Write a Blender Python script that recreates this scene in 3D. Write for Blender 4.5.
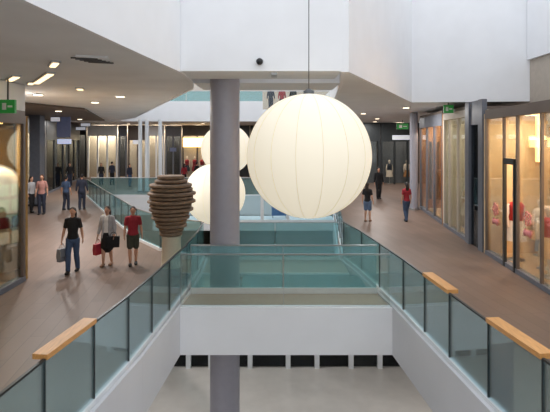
import bpy, bmesh, math, random
from mathutils import Vector, Matrix
random.seed(7)
for o in list(bpy.data.objects): bpy.data.objects.remove(o)
S = bpy.context.scene
COL = S.collection

# ------------------------------------------------------------------ camera
F_PX = 480.0
cam_d = bpy.data.cameras.new('camera'); cam = bpy.data.objects.new('camera', cam_d); COL.objects.link(cam)
cam_d.sensor_fit = 'HORIZONTAL'; cam_d.sensor_width = 36.0; cam_d.lens = 36.0*F_PX/550.0
cam_d.clip_start = 0.05; cam_d.clip_end = 300
cam.location = (0, 0, 3.5)
cam.rotation_euler = (math.radians(90), 0, 0); cam_d.shift_y = -66/550.0
S.camera = cam

# ------------------------------------------------------------------ world, exposure
W = bpy.data.worlds.new('overcast_daylight'); S.world = W; W.use_nodes = True
bg = W.node_tree.nodes['Background']
bg.inputs[0].default_value = (0.93, 0.96, 1.0, 1); bg.inputs[1].default_value = 1.45
S.view_settings.view_transform = 'Standard'; S.view_settings.look = 'None'
S.view_settings.gamma = 1.0; S.view_settings.use_curve_mapping = False
S.view_settings.exposure = 0.0

# ------------------------------------------------------------------ materials
def lin(c):
    return tuple((v/255/12.92 if v/255 <= .04045 else ((v/255+.055)/1.055)**2.4) for v in c)
def mat(name, rgb, rough=.6, metal=0, var=.08, scale=6, emit=0, ecol=None, stretch=(1,1,1), bump=0, spec=.5):
    m = bpy.data.materials.new(name); m.use_nodes = True
    nt = m.node_tree; b = nt.nodes['Principled BSDF']
    c = lin(rgb)
    b.inputs['Roughness'].default_value = rough; b.inputs['Metallic'].default_value = metal
    b.inputs['Specular IOR Level'].default_value = spec
    tc = nt.nodes.new('ShaderNodeTexCoord'); mp = nt.nodes.new('ShaderNodeMapping'); mp.inputs['Scale'].default_value = stretch
    nz = nt.nodes.new('ShaderNodeTexNoise'); nz.inputs['Scale'].default_value = scale; nz.inputs['Detail'].default_value = 3
    rp = nt.nodes.new('ShaderNodeValToRGB')
    rp.color_ramp.elements[0].position = .3; rp.color_ramp.elements[1].position = .7
    rp.color_ramp.elements[0].color = (*[v*(1-var) for v in c], 1)
    rp.color_ramp.elements[1].color = (*[min(1, v*(1+var)) for v in c], 1)
    L = nt.links.new
    L(tc.outputs['Object'], mp.inputs[0]); L(mp.outputs[0], nz.inputs['Vector']); L(nz.outputs['Fac'], rp.inputs[0]); L(rp.outputs[0], b.inputs['Base Color'])
    if bump:
        bp = nt.nodes.new('ShaderNodeBump'); bp.inputs['Strength'].default_value = bump; bp.inputs['Distance'].default_value = .02
        L(nz.outputs['Fac'], bp.inputs['Height']); L(bp.outputs[0], b.inputs['Normal'])
    if emit:
        b.inputs['Emission Color'].default_value = (*lin(ecol or rgb), 1); b.inputs['Emission Strength'].default_value = emit
    return m
def plank_floor(name, c1, c2, c3, rot, rough=.32):
    m = bpy.data.materials.new(name); m.use_nodes = True; nt = m.node_tree; b = nt.nodes['Principled BSDF']; L = nt.links.new
    tc = nt.nodes.new('ShaderNodeTexCoord'); mp = nt.nodes.new('ShaderNodeMapping'); mp.inputs['Rotation'].default_value = (0, 0, rot)
    br = nt.nodes.new('ShaderNodeTexBrick'); br.inputs['Scale'].default_value = 1.0
    br.inputs['Brick Width'].default_value = 1.8; br.inputs['Row Height'].default_value = .3; br.inputs['Mortar Size'].default_value = .004
    br.inputs['Color1'].default_value = (*lin(c1), 1); br.inputs['Color2'].default_value = (*lin(c2), 1); br.inputs['Mortar'].default_value = (*lin(c3), 1)
    nz = nt.nodes.new('ShaderNodeTexNoise'); nz.inputs['Scale'].default_value = .5; nz.inputs['Detail'].default_value = 4
    mx = nt.nodes.new('ShaderNodeMix'); mx.data_type = 'RGBA'; mx.blend_type = 'MULTIPLY'; mx.inputs[0].default_value = .35
    L(tc.outputs['Object'], mp.inputs[0]); L(mp.outputs[0], br.inputs['Vector']); L(tc.outputs['Object'], nz.inputs['Vector'])
    L(br.outputs['Color'], mx.inputs[6]); L(nz.outputs['Fac'], mx.inputs[7]); L(mx.outputs[2], b.inputs['Base Color'])
    b.inputs['Roughness'].default_value = rough; b.inputs['Specular IOR Level'].default_value = .25
    return m
def glass(name, tint, gloss=.12, body=.0, bodycol=(150,190,190)):
    m = bpy.data.materials.new(name); m.use_nodes = True; nt = m.node_tree; nt.nodes.clear(); L = nt.links.new
    out = nt.nodes.new('ShaderNodeOutputMaterial')
    tr = nt.nodes.new('ShaderNodeBsdfTransparent'); tr.inputs[0].default_value = (*lin(tint), 1)
    df = nt.nodes.new('ShaderNodeBsdfDiffuse'); df.inputs[0].default_value = (*lin(bodycol), 1)
    gl = nt.nodes.new('ShaderNodeBsdfGlossy'); gl.inputs['Roughness'].default_value = .03; gl.inputs[0].default_value = (.9, .95, .95, 1)
    fr = nt.nodes.new('ShaderNodeFresnel'); fr.inputs[0].default_value = 1.45
    ml = nt.nodes.new('ShaderNodeMath'); ml.operation = 'MULTIPLY'; ml.inputs[1].default_value = gloss/.12*.6
    m1 = nt.nodes.new('ShaderNodeMixShader'); m1.inputs[0].default_value = body
    m2 = nt.nodes.new('ShaderNodeMixShader')
    L(tr.outputs[0], m1.inputs[1]); L(df.outputs[0], m1.inputs[2]); L(fr.outputs[0], ml.inputs[0]); L(ml.outputs[0], m2.inputs[0])
    L(m1.outputs[0], m2.inputs[1]); L(gl.outputs[0], m2.inputs[2]); L(m2.outputs[0], out.inputs[0])
    return m
M = dict(
    floor=plank_floor('brown_plank_floor', (134,113,101), (125,105,93), (100,84,75), 1.45, .42),
    lowfloor=mat('pale_stone', (206,202,196), .3, var=.05, scale=2),
    white=mat('white_plaster', (240,242,246), .65, var=.02, scale=1.5),
    slabwhite=mat('white_slab_paint', (214,216,222), .6, var=.03, scale=1),
    soffit=mat('grey_soffit', (234,237,240), .7, var=.05, scale=.8),
    brown=mat('brown_bulkhead', (104,92,84), .6, var=.1, scale=1.2),
    darkbrown=mat('dark_bulkhead', (70,64,62), .5, var=.15),
    beige=mat('beige_wall', (186,176,164), .7, var=.05),
    column=mat('grey_column_paint', (156,155,166), .4, var=.03),
    pillar=mat('grey_pillar_stone', (104,108,118), .4, var=.08),
    steel=mat('brushed_steel', (188,190,192), .3, .9, var=.05),
    whitesteel=mat('white_steel', (225,230,235), .35, var=.03),
    dark=mat('dark_metal', (52,56,58), .4, .4, var=.1),
    black=mat('black_panel', (26,28,32), .35, var=.2),
    wood=mat('oak_handrail', (206,150,88), .4, var=.18, scale=9, stretch=(8,.6,8)),
    wooddark=mat('weathered_wood', (130,109,90), .75, var=.35, scale=7, stretch=(1,1,6), bump=.4),
    cream=mat('cream_display', (226,216,194), .5, var=.05),
    globe=mat('cream_lantern_cloth', (204,199,189), .85, var=.015, scale=2, emit=.54, ecol=(255,244,216)),
    seam=mat('lantern_seam', (226,216,194), .9, var=.05, emit=.12, ecol=(255,240,208)),
    cable=mat('steel_cable', (96,98,100), .4, .7),
    bglass=glass('clear_balustrade_glass', (230,242,246), .10, .09, (150,190,200)),
    tglass=glass('teal_bridge_glass', (214,236,238), .12, .23, (184,228,236)),
    fglass=glass('green_balustrade_glass', (216,236,238), .12, .13, (150,200,208)),
    sglass=glass('shop_glass', (247,247,244), .12, .01),
    dglass=glass('dark_shop_glass', (168,174,182), .14, .03, (60,64,72)),
    gold=mat('warm_shop_wall', (222,192,150), .6, var=.1, scale=3),
    ochre=mat('ochre_shop_wall', (178,142,84), .6, var=.15, scale=3),
    ochreglow=mat('ochre_wall_glow', (190,150,90), .6, var=.25, scale=2, emit=.22, ecol=(214,166,92)),  # glow put into the colour to stand for lamplight on the wall
    warmfloor=mat('warm_shop_floor', (190,160,124), .4),
    pink=mat('pink_print', (232,150,150), .6),
    red=mat('red_cloth', (186,44,40), .7), redw=mat('pale_cloth', (236,220,206), .7),
    navy=mat('navy_cloth', (38,44,62), .8), greycloth=mat('grey_cloth', (168,166,168), .8),
    bluep=mat('blue_shop_panel', (96,102,124), .5, emit=.12, ecol=(110,120,160)),
    lamp=mat('warm_lamp', (255,228,180), .5, emit=2.2, ecol=(255,220,168)),
    lampw=mat('white_lamp', (255,244,226), .5, emit=4, ecol=(255,232,200)),
    striplamp=mat('gold_strip_lamp', (255,220,160), .5, emit=5, ecol=(255,206,130)),
    sign=mat('lit_white_sign', (240,244,250), .5, emit=.3, ecol=(236,240,255)),
    signb=mat('lit_blue_white_sign', (210,220,250), .5, emit=.5, ecol=(205,216,255)),
    exitg=mat('lit_green_exit', (44,120,60), .5, emit=.12, ecol=(40,190,70)),
    orange=mat('orange_shop_wall', (176,122,78), .6, var=.15),
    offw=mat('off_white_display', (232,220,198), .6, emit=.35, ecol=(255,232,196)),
    green=mat('pale_green_panel', (204,222,186), .5, emit=.25, ecol=(214,236,196)),
    skin=mat('skin', (196,148,122), .6, var=.04), skin2=mat('deep_skin', (150,104,80), .6, var=.04),
    hair=mat('dark_brown_hair', (48,36,30), .7), hairb=mat('brown_hair', (92,64,44), .7), hairk=mat('black_hair', (26,22,22), .7),
    jeans=mat('blue_denim', (64,82,112), .85, var=.15), jeansl=mat('faded_denim', (96,116,146), .85, var=.15),
    blackc=mat('black_cloth', (24,23,26), .85), dkgreen=mat('dark_olive_cloth', (66,66,54), .85), maroon=mat('maroon_cloth', (150,38,50), .85),
    redbag=mat('red_bag', (168,40,58), .6), greybag=mat('grey_carrier_bag', (128,130,136), .6), shoe=mat('dark_shoe', (34,30,30), .6), shoel=mat('tan_shoe', (150,112,90), .6),
    whitec=mat('white_cloth', (222,218,214), .85), pinkc=mat('dusty_pink_cloth', (176,128,120), .85), eye=mat('dark_eye', (22,18,18), .3), lip=mat('lip', (160,84,80), .6),
    blue=mat('blue_panel', (46,92,150), .5),
)

# ------------------------------------------------------------------ mesh helpers
def tag(o, label=None, cat=None, group=None, kind=None):
    if label: o['label'] = label
    if cat: o['category'] = cat
    if group: o['group'] = group
    if kind: o['kind'] = kind
    return o
def thing(name, label, cat, loc=(0,0,0), group=None, kind=None):
    o = bpy.data.objects.new(name, None); COL.objects.link(o); o.location = loc; o['wl'] = 0
    del o['wl']; o.empty_display_size = .2
    return tag(o, label, cat, group, kind)
def origin_of(o):
    v = Vector((0,0,0))
    while o: v = v + Vector(o.location); o = o.parent
    return v
class MB:
    def __init__(s): s.v = []; s.f = []; s.sm = []
    def add(s, vs, fs, smooth=False):
        n = len(s.v); s.v += [Vector(p) for p in vs]; s.f += [tuple(i+n for i in f) for f in fs]; s.sm += [smooth]*len(fs); return s
    def box(s, c, d, rz=0):
        R = Matrix.Rotation(rz, 3, 'Z'); x, y, z = d[0]/2, d[1]/2, d[2]/2
        vs = [Vector(c)+R@Vector((a*x, b*y, e*z)) for e in (-1,1) for a, b in ((-1,-1),(1,-1),(1,1),(-1,1))]
        return s.add(vs, [(3,2,1,0),(4,5,6,7),(0,1,5,4),(1,2,6,5),(2,3,7,6),(3,0,4,7)])
    def span(s, x0, x1, y0, y1, z0, z1): return s.box(((x0+x1)/2,(y0+y1)/2,(z0+z1)/2), (x1-x0,y1-y0,z1-z0))
    def wall(s, p, q, z0, z1, t, off=0):
        p, q = Vector(p[:2]), Vector(q[:2]); d = q-p; n = Vector((-d.y, d.x)).normalized(); c = (p+q)/2+n*off
        return s.box((c.x, c.y, (z0+z1)/2), (d.length, t, z1-z0), math.atan2(d.y, d.x))
    def prism(s, poly, z0, z1):
        a = sum(poly[i][0]*poly[(i+1)%len(poly)][1]-poly[(i+1)%len(poly)][0]*poly[i][1] for i in range(len(poly)))
        if a < 0: poly = poly[::-1]
        n = len(poly); vs = [(p[0],p[1],z0) for p in poly]+[(p[0],p[1],z1) for p in poly]
        return s.add(vs, [tuple(range(n-1,-1,-1)), tuple(range(n,2*n))]+[(i,(i+1)%n,n+(i+1)%n,n+i) for i in range(n)])
    def lathe(s, prof, c=(0,0,0), n=24, cap=True, smooth=True):
        vs = []; k = len(prof)
        for r, z in prof:
            vs += [(c[0]+r*math.cos(2*math.pi*i/n), c[1]+r*math.sin(2*math.pi*i/n), c[2]+z) for i in range(n)]
        fs = [(j*n+i, j*n+(i+1)%n, (j+1)*n+(i+1)%n, (j+1)*n+i) for j in range(k-1) for i in range(n)]
        s.add(vs, fs, smooth)
        if cap:
            s.add(vs[:n], [tuple(range(n-1,-1,-1))]); s.add(vs[-n:], [tuple(range(n))])
        return s
    def loft(s, pts, n=10, ref=(0,1,0)):
        """pts: (x,y,z,ra[,rb]); rounded ends"""
        P = [Vector(p[:3]) for p in pts]; R = [(p[3], p[4] if len(p) > 4 else p[3]) for p in pts]
        rings = []
        for i, p in enumerate(P):
            d = (P[min(i+1,len(P)-1)]-P[max(i-1,0)]).normalized(); rf = Vector(ref)
            if abs(d.dot(rf)) > .9: rf = Vector((0,0,1))
            a = d.cross(rf).normalized(); b = a.cross(d).normalized()
            if i == 0:
                m = min(R[0])
                rings.append((p-d*m*.8, a, b, R[0][0]*.5, R[0][1]*.5))
            rings.append((p, a, b, *R[i]))
            if i == len(P)-1:
                m = min(R[i]); rings.append((p+d*m*.8, a, b, R[i][0]*.5, R[i][1]*.5))
        vs = []
        for p, a, b, ra, rb in rings: vs += [p+a*ra*math.cos(2*math.pi*i/n)+b*rb*math.sin(2*math.pi*i/n) for i in range(n)]
        k = len(rings)
        fs = [(j*n+(i+1)%n, j*n+i, (j+1)*n+i, (j+1)*n+(i+1)%n) for j in range(k-1) for i in range(n)]
        fs += [tuple(range(n)), tuple(range(k*n-1, k*n-n-1, -1))]
        return s.add(vs, fs, True)
    def ball(s, c, r, n=12, k=8):
        r = r if isinstance(r, (tuple, list)) else (r, r, r)
        vs = [(c[0], c[1], c[2]-r[2])]
        for j in range(1, k):
            t = math.pi*j/k
            vs += [(c[0]+r[0]*math.sin(t)*math.cos(2*math.pi*i/n), c[1]+r[1]*math.sin(t)*math.sin(2*math.pi*i/n), c[2]-r[2]*math.cos(t)) for i in range(n)]
        vs.append((c[0], c[1], c[2]+r[2])); e = len(vs)-1
        fs = [(0, 1+(i+1)%n, 1+i) for i in range(n)]
        fs += [(1+(j-1)*n+i, 1+(j-1)*n+(i+1)%n, 1+j*n+(i+1)%n, 1+j*n+i) for j in range(1, k-1) for i in range(n)]
        fs += [(e, 1+(k-2)*n+i, 1+(k-2)*n+(i+1)%n) for i in range(n)]
        return s.add(vs, fs, True)
    def build(s, name, m, parent=None, **tags):
        me = bpy.data.meshes.new(name); og = origin_of(parent) if parent else Vector((0,0,0))
        me.from_pydata([v-og for v in s.v], [], s.f)
        me.polygons.foreach_set('use_smooth', s.sm)
        me.materials.append(M[m]); me.update()
        o = bpy.data.objects.new(name, me); COL.objects.link(o)
        if parent: o.parent = parent
        return tag(o, **tags)
    def organic(s, name, m, parent, voxel=.012, smooth=4):
        o = s.build(name+'_tmp', m)
        r = o.modifiers.new('r', 'REMESH'); r.mode = 'VOXEL'; r.voxel_size = voxel; r.use_smooth_shade = True
        k = o.modifiers.new('s', 'SMOOTH'); k.iterations = smooth; k.factor = .5
        me = bpy.data.meshes.new_from_object(o.evaluated_get(bpy.context.evaluated_depsgraph_get()))
        bpy.data.objects.remove(o); me.name = name
        me.materials.clear(); me.materials.append(M[m])
        q = bpy.data.objects.new(name, me); COL.objects.link(q); q.parent = parent
        return q
def struct(name, mb, m, label, parent=None): return mb.build(name, m, parent, label=label, kind='structure')

# ------------------------------------------------------------------ plan (metres, walkway level z = 0)
FT = .95                                   # slab edge depth
SOF = 4.9                                  # underside of the storey above
LE = [(-2.95,0), (-2.46,5.4), (-2.18,7.7), (-2.03,10.06), (-1.97,11.1), (-1.96,12.6), (-2.03,14.1), (-3.57,15.1), (-4.8,16.8), (-8.1,23.0), (-11.5,29.5)]
RE = [(3.55,0), (2.88,5.4), (2.68,7.7), (2.5,10.06), (2.37,11.1), (2.2,12.6), (1.93,14.1), (2.3,18), (2.7,22), (4.2,29.5)]
floorL = LE+[(-11.6,46), (-20,46), (-20,0)]
floorR = RE+[(4.2,46), (16,46), (16,0)]
struct('floor', MB().prism(floorL, -FT, 0), 'floor', 'brown plank walkway floor on the left of the opening')
struct('floor', MB().prism(floorR, -FT, 0), 'floor', 'brown plank walkway floor on the right in front of the lit shops')
struct('floor', MB().span(-11.6, 4.2, 29.9, 46, -FT, 0), 'floor', 'far concourse floor joining both walkways')
struct('floor', MB().span(-24, 20, -4, 46, -5.5, -5.2), 'lowfloor', 'pale stone floor of the storey below')
def edge_trim(pts, z0, z1, t, m, label, side):
    for a, b in zip(pts[:-1], pts[1:]):
        struct('trim_1' if side < 0 else 'trim_2', MB().wall(a, b, z0, z1, t, off=side*t/2), m, label)
# white slab-edge cladding facing the opening
def fascia(pts, z0, z1, t, m, name, label, off):
    p = thing(name, label, None, (pts[0][0], pts[0][1], z0), kind='structure')
    for a, b in zip(pts[:-1], pts[1:]):
        MB().wall(a, b, z0, z1, t, off).build('cladding_panel', m, p)
    return p
fascia(LE, -FT-.03, .03, .06, 'slabwhite', 'trim_1', 'white cladding on the left floor edge', -.03)
fascia(RE, -FT-.03, .03, .06, 'slabwhite', 'trim_2', 'white cladding on the right floor edge', .03)
fascia([(-11.6,29.86), (4.2,29.86)], -1.15, .05, .06, 'white', 'trim_3', 'white cladding on the far concourse edge', 0)

# storey above: left slab
UL = [(-3.1,-1), (-2.55,4.8), (-2.26,7.47), (-2.0,9.74), (-2.0,11.0), (-2.08,11.8), (-2.29,13.0), (-8.9,30.2), (-14.4,39)]
struct('ceiling', MB().prism(UL+[(-20,46), (-20,-1)], SOF, SOF+.7), 'soffit', 'grey soffit over the left walkway')
fascia(UL, SOF-.02, 7.0, .08, 'white', 'trim_4', 'white parapet over the left walkway', -.04)
struct('ceiling', MB().prism([(-9.3,17.3), (-8.3,20.9), (-12,34), (-17.2,44.6), (-19.3,40), (-13,19)], SOF-.08, SOF-.01), 'brown', 'dark brown ceiling panel above the left shop fronts')
# right slab
UR = [(1.42,9.74), (1.56,11.0), (1.68,11.8), (1.96,14.9), (2.6,22), (4.0,31), (4.0,46)]
struct('ceiling', MB().prism([(1.42,9.74), (4.97,17.7), (9.1,17.2), (16,17.2), (16,46)]+UR[::-1][:-1], SOF, SOF+.7), 'soffit', 'grey wedge soffit over the right walkway')
fascia([(1.42,9.74), (4.97,17.7), (9.1,17.2)], SOF-.02, 9.2, .08, 'white', 'wall_right', 'tall white upper wall above the right walkway', -.04)
fascia(UR, SOF-.02, 7.0, .08, 'white', 'trim_5', 'white parapet along the right inner edge of the storey above', .04)
struct('wall_side', MB().span(9.1, 9.2, -1, 17.2, .0, 6.35), 'beige', 'beige side wall behind the near right shop')
struct('wall_side', MB().span(8.98, 9.2, -1, 17.1, 6.35, 9.2), 'white', 'white upper side wall above the near right shop')
struct('wall_back_blocker', MB().span(-20, -3.2, -4.2, -4, 2.4, 4.9), 'beige', 'unseen beige light-blocking wall behind the near end of the left walkway')  # unseen wall, put in to keep light from behind off the floor
struct('wall_back_blocker', MB().span(-20, 16, -4.2, -4, -5.2, 2.4), 'beige', 'unseen beige light-blocking parapet wall behind the viewpoint')  # unseen wall, added to darken the lower bridge front and near floor
# end and outer walls
struct('wall_far', MB().span(-20, 16, 46, 46.2, -5.2, 10), 'beige', 'end wall behind the far shops')
struct('wall_left', MB().span(-20.2, -20, 0, 46, -5.2, 7), 'beige', 'outer wall behind the left shops')
struct('wall_right', MB().span(16, 16.2, 0, 46, -5.2, 7), 'beige', 'outer wall behind the right shops')

# ------------------------------------------------------------------ bridges
def bridge(name, label, y0, y1, x0, x1, z0, z1, floor=True):
    b = thing(name, label, 'footbridge', ((x0+x1)/2, y0, z0))
    MB().span(x0, x1, y0+.06, y1-.06, z0, z1-.04).build('deck_slab', 'soffit', b)
    MB().span(x0, x1, y0, y0+.06, z0, z1).build('front_fascia', 'white', b)
    MB().span(x0, x1, y1-.06, y1, z0, z1).build('rear_fascia', 'white', b)
    if floor: MB().span(x0, x1, y0+.07, y1-.07, z1-.04, z1-.01).build('walking_surface', 'beige', b)
    return b
bridge('footbridge', 'near white footbridge crossing the opening below the big lantern', 10.0, 11.02, -2.02, 2.49, -FT-.03, 0)
bridge('footbridge', 'second footbridge strip just behind the grey column', 12.6, 14.1, -1.93, 1.95, -FT, 0)
fz = thing('glass_floor', 'glass floor strip between the two footbridge decks', 'glass floor', (.4, 11.8, -.12))
for i in range(3):
    xa = [-1.9, -.82, .7][i]; xb = [-1.56, .68, 2.18][i]
    MB().span(xa, xb, 11.05, 12.57, -.08, -.03).build('glass_pane', 'tglass', fz)
MB().span(-1.9, 2.2, 11.03, 11.06, -.14, -.08).build('edge_angle', 'steel', fz)
MB().span(-1.9, 2.2, 12.56, 12.59, -.14, -.08).build('edge_angle', 'steel', fz)
ub = bridge('footbridge', 'upper white bridge beam spanning the top of the picture', 9.74, 11.0, -1.94, 1.36, SOF, 6.9, False)
cd = thing('ceiling_camera', 'small dark dome camera on the upper white bridge', 'camera', (-.31, 9.74, 5.11))
MB().lathe([(.075,-.02),(.075,.02)], (-.31,9.69,5.1), 14).build('mount', 'steel', cd)
MB().ball((-.31,9.66,5.08), .07).build('dome', 'black', cd)
bridge('footbridge', 'upper white bridge beam behind the grey column', 11.8, 13.5, -2.0, 1.6, SOF, 6.6, False)
MB().box((-.02, 10.2, SOF-.02), (.12, .5, .04)).build('soffit_clip', 'steel', ub)

# grey column
gc = thing('column', 'tall round grey column standing between the footbridges', 'column', (-1.19, 11.4, -5.2))
MB().lathe([(.35,-5.2),(.35,6.8)], (-1.19,11.4,0), 40).build('shaft', 'column', gc)
MB().lathe([(.41,-5.2),(.41,-5.05)], (-1.19,11.4,0), 40).build('base_ring', 'steel', gc)

# ------------------------------------------------------------------ balustrades
def balustrade(label, pts, pitch, gm, z=0, H=1.1, caps=None, cap_side=1, rail='steel', posts='dark', railw=.035, bchan='whitesteel', pw=.018, ch=.09):
    b = thing('glass_balustrade', label, 'balustrade', (pts[0][0], pts[0][1], z))
    k = 0
    for a, q in zip(pts[:-1], pts[1:]):
        a, q = Vector(a), Vector(q); L = (q-a).length; n = max(1, round(L/pitch)); d = (q-a)/n
        MB().wall(a, q, z, z+ch, .07).build('base_channel', bchan, b)
        for i in range(n):
            s, e = a+d*i, a+d*(i+1); u = d.normalized()*.008
            MB().wall(s+u, e-u, z+.03, z+H-.015, .018).build('glass_panel', gm, b)
            if posts: MB().box((s.x, s.y, z+H/2+.02), (pw, .03, H-.04), math.atan2(d.y, d.x)).build('joint_strip', posts, b)
            if caps is not None and k in caps:
                nn = Vector((-d.y, d.x)).normalized()*cap_side
                MB().wall(s, e, z+H-.01, z+H+.05, .18, off=cap_side*.05).build('wooden_armrest', 'wood', b, label='flat oak armrest on the glass')
            else:
                MB().wall(s, e, z+H-.02, z+H+.006, railw).build('top_rail', 'dark' if rail == 'dark' else rail, b)
            k += 1
    return b
NRp = [(3.07,4.22), (2.95,5.28), (2.83,6.36), (2.74,7.53), (2.66,8.53), (2.58,9.65), (2.43,11.1)]
NLp = [(-2.63,4.22), (-2.53,5.26), (-2.39,6.33), (-2.26,7.4), (-2.18,8.5), (-2.11,9.6), (-2.03,11.1)]
balustrade('near right glass balustrade with two oak armrests', NRp, 5, 'bglass', caps=(1,3), cap_side=-1, rail='dark')
balustrade('near left glass balustrade with one oak armrest', NLp, 5, 'bglass', caps=(1,), cap_side=1, rail='dark')
balustrade('right glass balustrade running on past the footbridge decks', [(2.43,11.15),(2.27,12.6),(2.01,14.1),(2.38,18),(2.78,22),(4.28,29.6)], 1.4, 'fglass', rail='dark')
balustrade('left glass balustrade beside the slatted egg sculpture', [(-2.05,11.15),(-2.03,12.6),(-2.1,14.05)], 1.4, 'fglass', rail='dark')
balustrade('long left glass balustrade curving away past the shoppers', [(-2.18,14.15),(-3.63,15.18),(-4.88,16.88),(-8.18,23.05),(-11.58,29.55)], 1.5, 'fglass', rail='steel')
balustrade('clear glass balustrade on the front edge of the near footbridge', [(-1.98,10.1),(.18,10.1),(2.42,10.1)], 2.3, 'sglass', rail='steel', railw=.02, posts='steel', pw=.012, ch=.02)
balustrade('teal glass balustrade on the back edge of the near footbridge', [(-1.92,10.96),(.18,10.96),(2.32,10.96)], 2.3, 'tglass', rail='steel', posts='steel', pw=.012, ch=.13)
balustrade('teal glass balustrade on the second footbridge strip', [(-1.9,14.02),(.0,14.02),(1.85,14.02)], 2, 'tglass', rail='steel', posts=None)
balustrade('far green glass balustrade along the far concourse edge', [(-11.5,30.0),(4.1,30.0)], 1.6, 'fglass', H=1.15, rail='whitesteel', posts=None, railw=.08)

# ------------------------------------------------------------------ lantern globes
def globe(label, c, R, n=16):
    g = thing('globe_lantern', label, 'lantern', (c[0], c[1], c[2]-R), group='cream globe lanterns')
    sh = MB().ball(c, R, 64, 40).build('shade', 'globe', g)
    for i in range(n):
        a = 2*math.pi*(i+.35)/n; pts = []
        for j in range(3, 38):
            t = math.pi*j/40; r = R+.001
            pts.append((c[0]+r*math.sin(t)*math.cos(a), c[1]+r*math.sin(t)*math.sin(a), c[2]-r*math.cos(t), .004))
        MB().loft(pts, 5).build('seam', 'seam', sh)
    MB().lathe([(.1,-.02),(.1,.05),(.03,.09)], (c[0],c[1],c[2]+R), 16).build('top_cap', 'cable', g)
    MB().loft([(c[0],c[1],c[2]+R,.008), (c[0],c[1],9.85,.008)], 6).build('hanging_cable', 'cable', g)
globe('largest cream globe lantern hanging in front of the footbridge', (.62,8.8,3.21), 1.135)
globe('lower cream globe lantern half hidden behind the grey column', (-2.25,18,1.48), 1.135)
globe('farthest cream globe lantern behind the grey column near the far shops', (-2.2,21.7,3.08), 1.135)
for i, y in enumerate((8.8, 18, 21.7)):
    rb = MB().span(-20, 16, y-.12, y+.12, 9.85, 10.2).build('roof_beam', 'white', label=['white skylight beam above the largest globe lantern','white skylight beam above the lower globe lantern','white skylight beam above the farthest globe lantern'][i], kind='structure')

# ------------------------------------------------------------------ egg sculpture of stacked slats
ex, ey = -2.87, 13.3
eg = thing('slatted_egg_sculpture', 'dark wooden egg sculpture of stacked rings on a pale pedestal', 'sculpture', (ex, ey, 0))
MB().lathe([(.30,0),(.27,.06),(.255,.8),(.29,.86)], (ex,ey,0), 28).build('pedestal', 'cream', eg, label='pale tapered pedestal')
NR_ = 15; z0, z1 = .87, 2.53
rad = [.30,.36,.41,.46,.50,.54,.58,.61,.63,.635,.63,.61,.56,.48,.36]
for i in range(NR_):
    h = (z1-z0)/NR_; z = z0+h*i; r = rad[i]*(1+.05*(-1)**i)
    jx, jy = random.uniform(-.02,.02), random.uniform(-.02,.02)
    ring = MB(); n = 18
    prof = [(r*.93,z+.006),(r,z+.03),(r,z+h-.035),(r*.93,z+h-.012)]
    ring.lathe(prof, (ex+jx,ey+jy,0), n, smooth=False); ring.build('wooden_ring', 'wooddark', eg)
MB().lathe([(.22,.87),(.30,1.2),(.42,1.7),(.42,2.2),(.2,2.5)], (ex,ey,0), 18).build('core', 'dark', eg)

# ------------------------------------------------------------------ ceiling lights and grilles
def strip_light(label, a, b, w):
    t = thing('ceiling_light', label, 'light', (a[0], a[1], SOF), group='warm ceiling lights over the left walkway')
    hs = MB().wall(a, b, SOF-.04, SOF+.0, w+.06).build('housing', 'steel', t)
    a, b = Vector(a), Vector(b); n = max(1, round((b-a).length/.5)); d = (b-a)/n
    for i in range(n): MB().wall(a+d*(i+.08), a+d*(i+.92), SOF-.055, SOF-.041, w).build('lamp_tube', 'lamp', hs)
strip_light('long warm ceiling light nearest the green exit sign', (-6.12,11.05), (-5.56,10.34), .12)
strip_light('long warm ceiling light in the middle of the left soffit', (-5.77,11.59), (-4.61,9.88), .12)
strip_light('short warm ceiling light beside the near left shop', (-6.0,11.75), (-5.8,11.45), .1)
strip_light('short warm ceiling light nearest the white parapet', (-4.16,8.96), (-3.85,8.45), .1)
strip_light('small square ceiling light farthest along the left soffit', (-5.3,13.1), (-5.2,12.75), .14)
def fill_downlight(label, x, y, group, z=SOF, power=135, r=.13):  # ceiling lamps added to fill dark walkways; a few faint far ones are real
    t = thing('fill_downlight', label, 'light', (x,y,z), group=group)
    MB().lathe([(r+.04,-.03),(r+.04,0)], (x,y,z), 18).build('ring', 'steel', t)
    MB().lathe([(r,-.045),(r,-.031)], (x,y,z), 18).build('lamp_disc', 'lampw', t)
    ld = bpy.data.lights.new('fill_lamp', 'AREA'); ld.shape = 'DISK'; ld.size = 2*r; ld.energy = power; ld.color = (1,.97,.95)
    lo = bpy.data.objects.new('fill_lamp', ld); COL.objects.link(lo); lo.parent = t; lo.location = (0,0,-.06)
LDL = (((-4.9,15.2),'round downlight added in the left soffit nearest the slatted egg sculpture'), ((-7.2,14.6),'round downlight added in the left soffit just past the near left shop'),
       ((-6.6,17.6),'round downlight before the dark brown ceiling panel'), ((-9.7,21.5),'round downlight on the dark brown ceiling panel above the pink top person'),
       ((-12.2,30),'round downlight on the dark brown ceiling panel above the pair in blue'), ((-14.0,32.5),'round downlight farthest along the left shop row'),
       ((-12.5,41),'round downlight before the orange far shop'), ((-6,40),'round downlight before the far gold shop'), ((-1,40),'round downlight before the dark far shops behind the lantern'))
for (x, y), lb_ in LDL: fill_downlight(lb_, x, y, 'left walkway fill downlights', SOF-.08 if (x, y) in ((-9.7,21.5),(-12.2,30),(-14.0,32.5)) else SOF)
vg = thing('ceiling_vent', 'dark slotted vent in the left soffit', 'vent', (-3.13,8.25,SOF))
MB().box((-3.13,8.25,SOF-.015), (.5,.62,.03), .3).build('vent_frame', 'soffit', vg)
for i in range(5): MB().box((-3.13+(i-2)*.03, 8.25+(i-2)*.11, SOF-.035), (.42,.05,.02), .3).build('slot', 'dark', vg)
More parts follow.
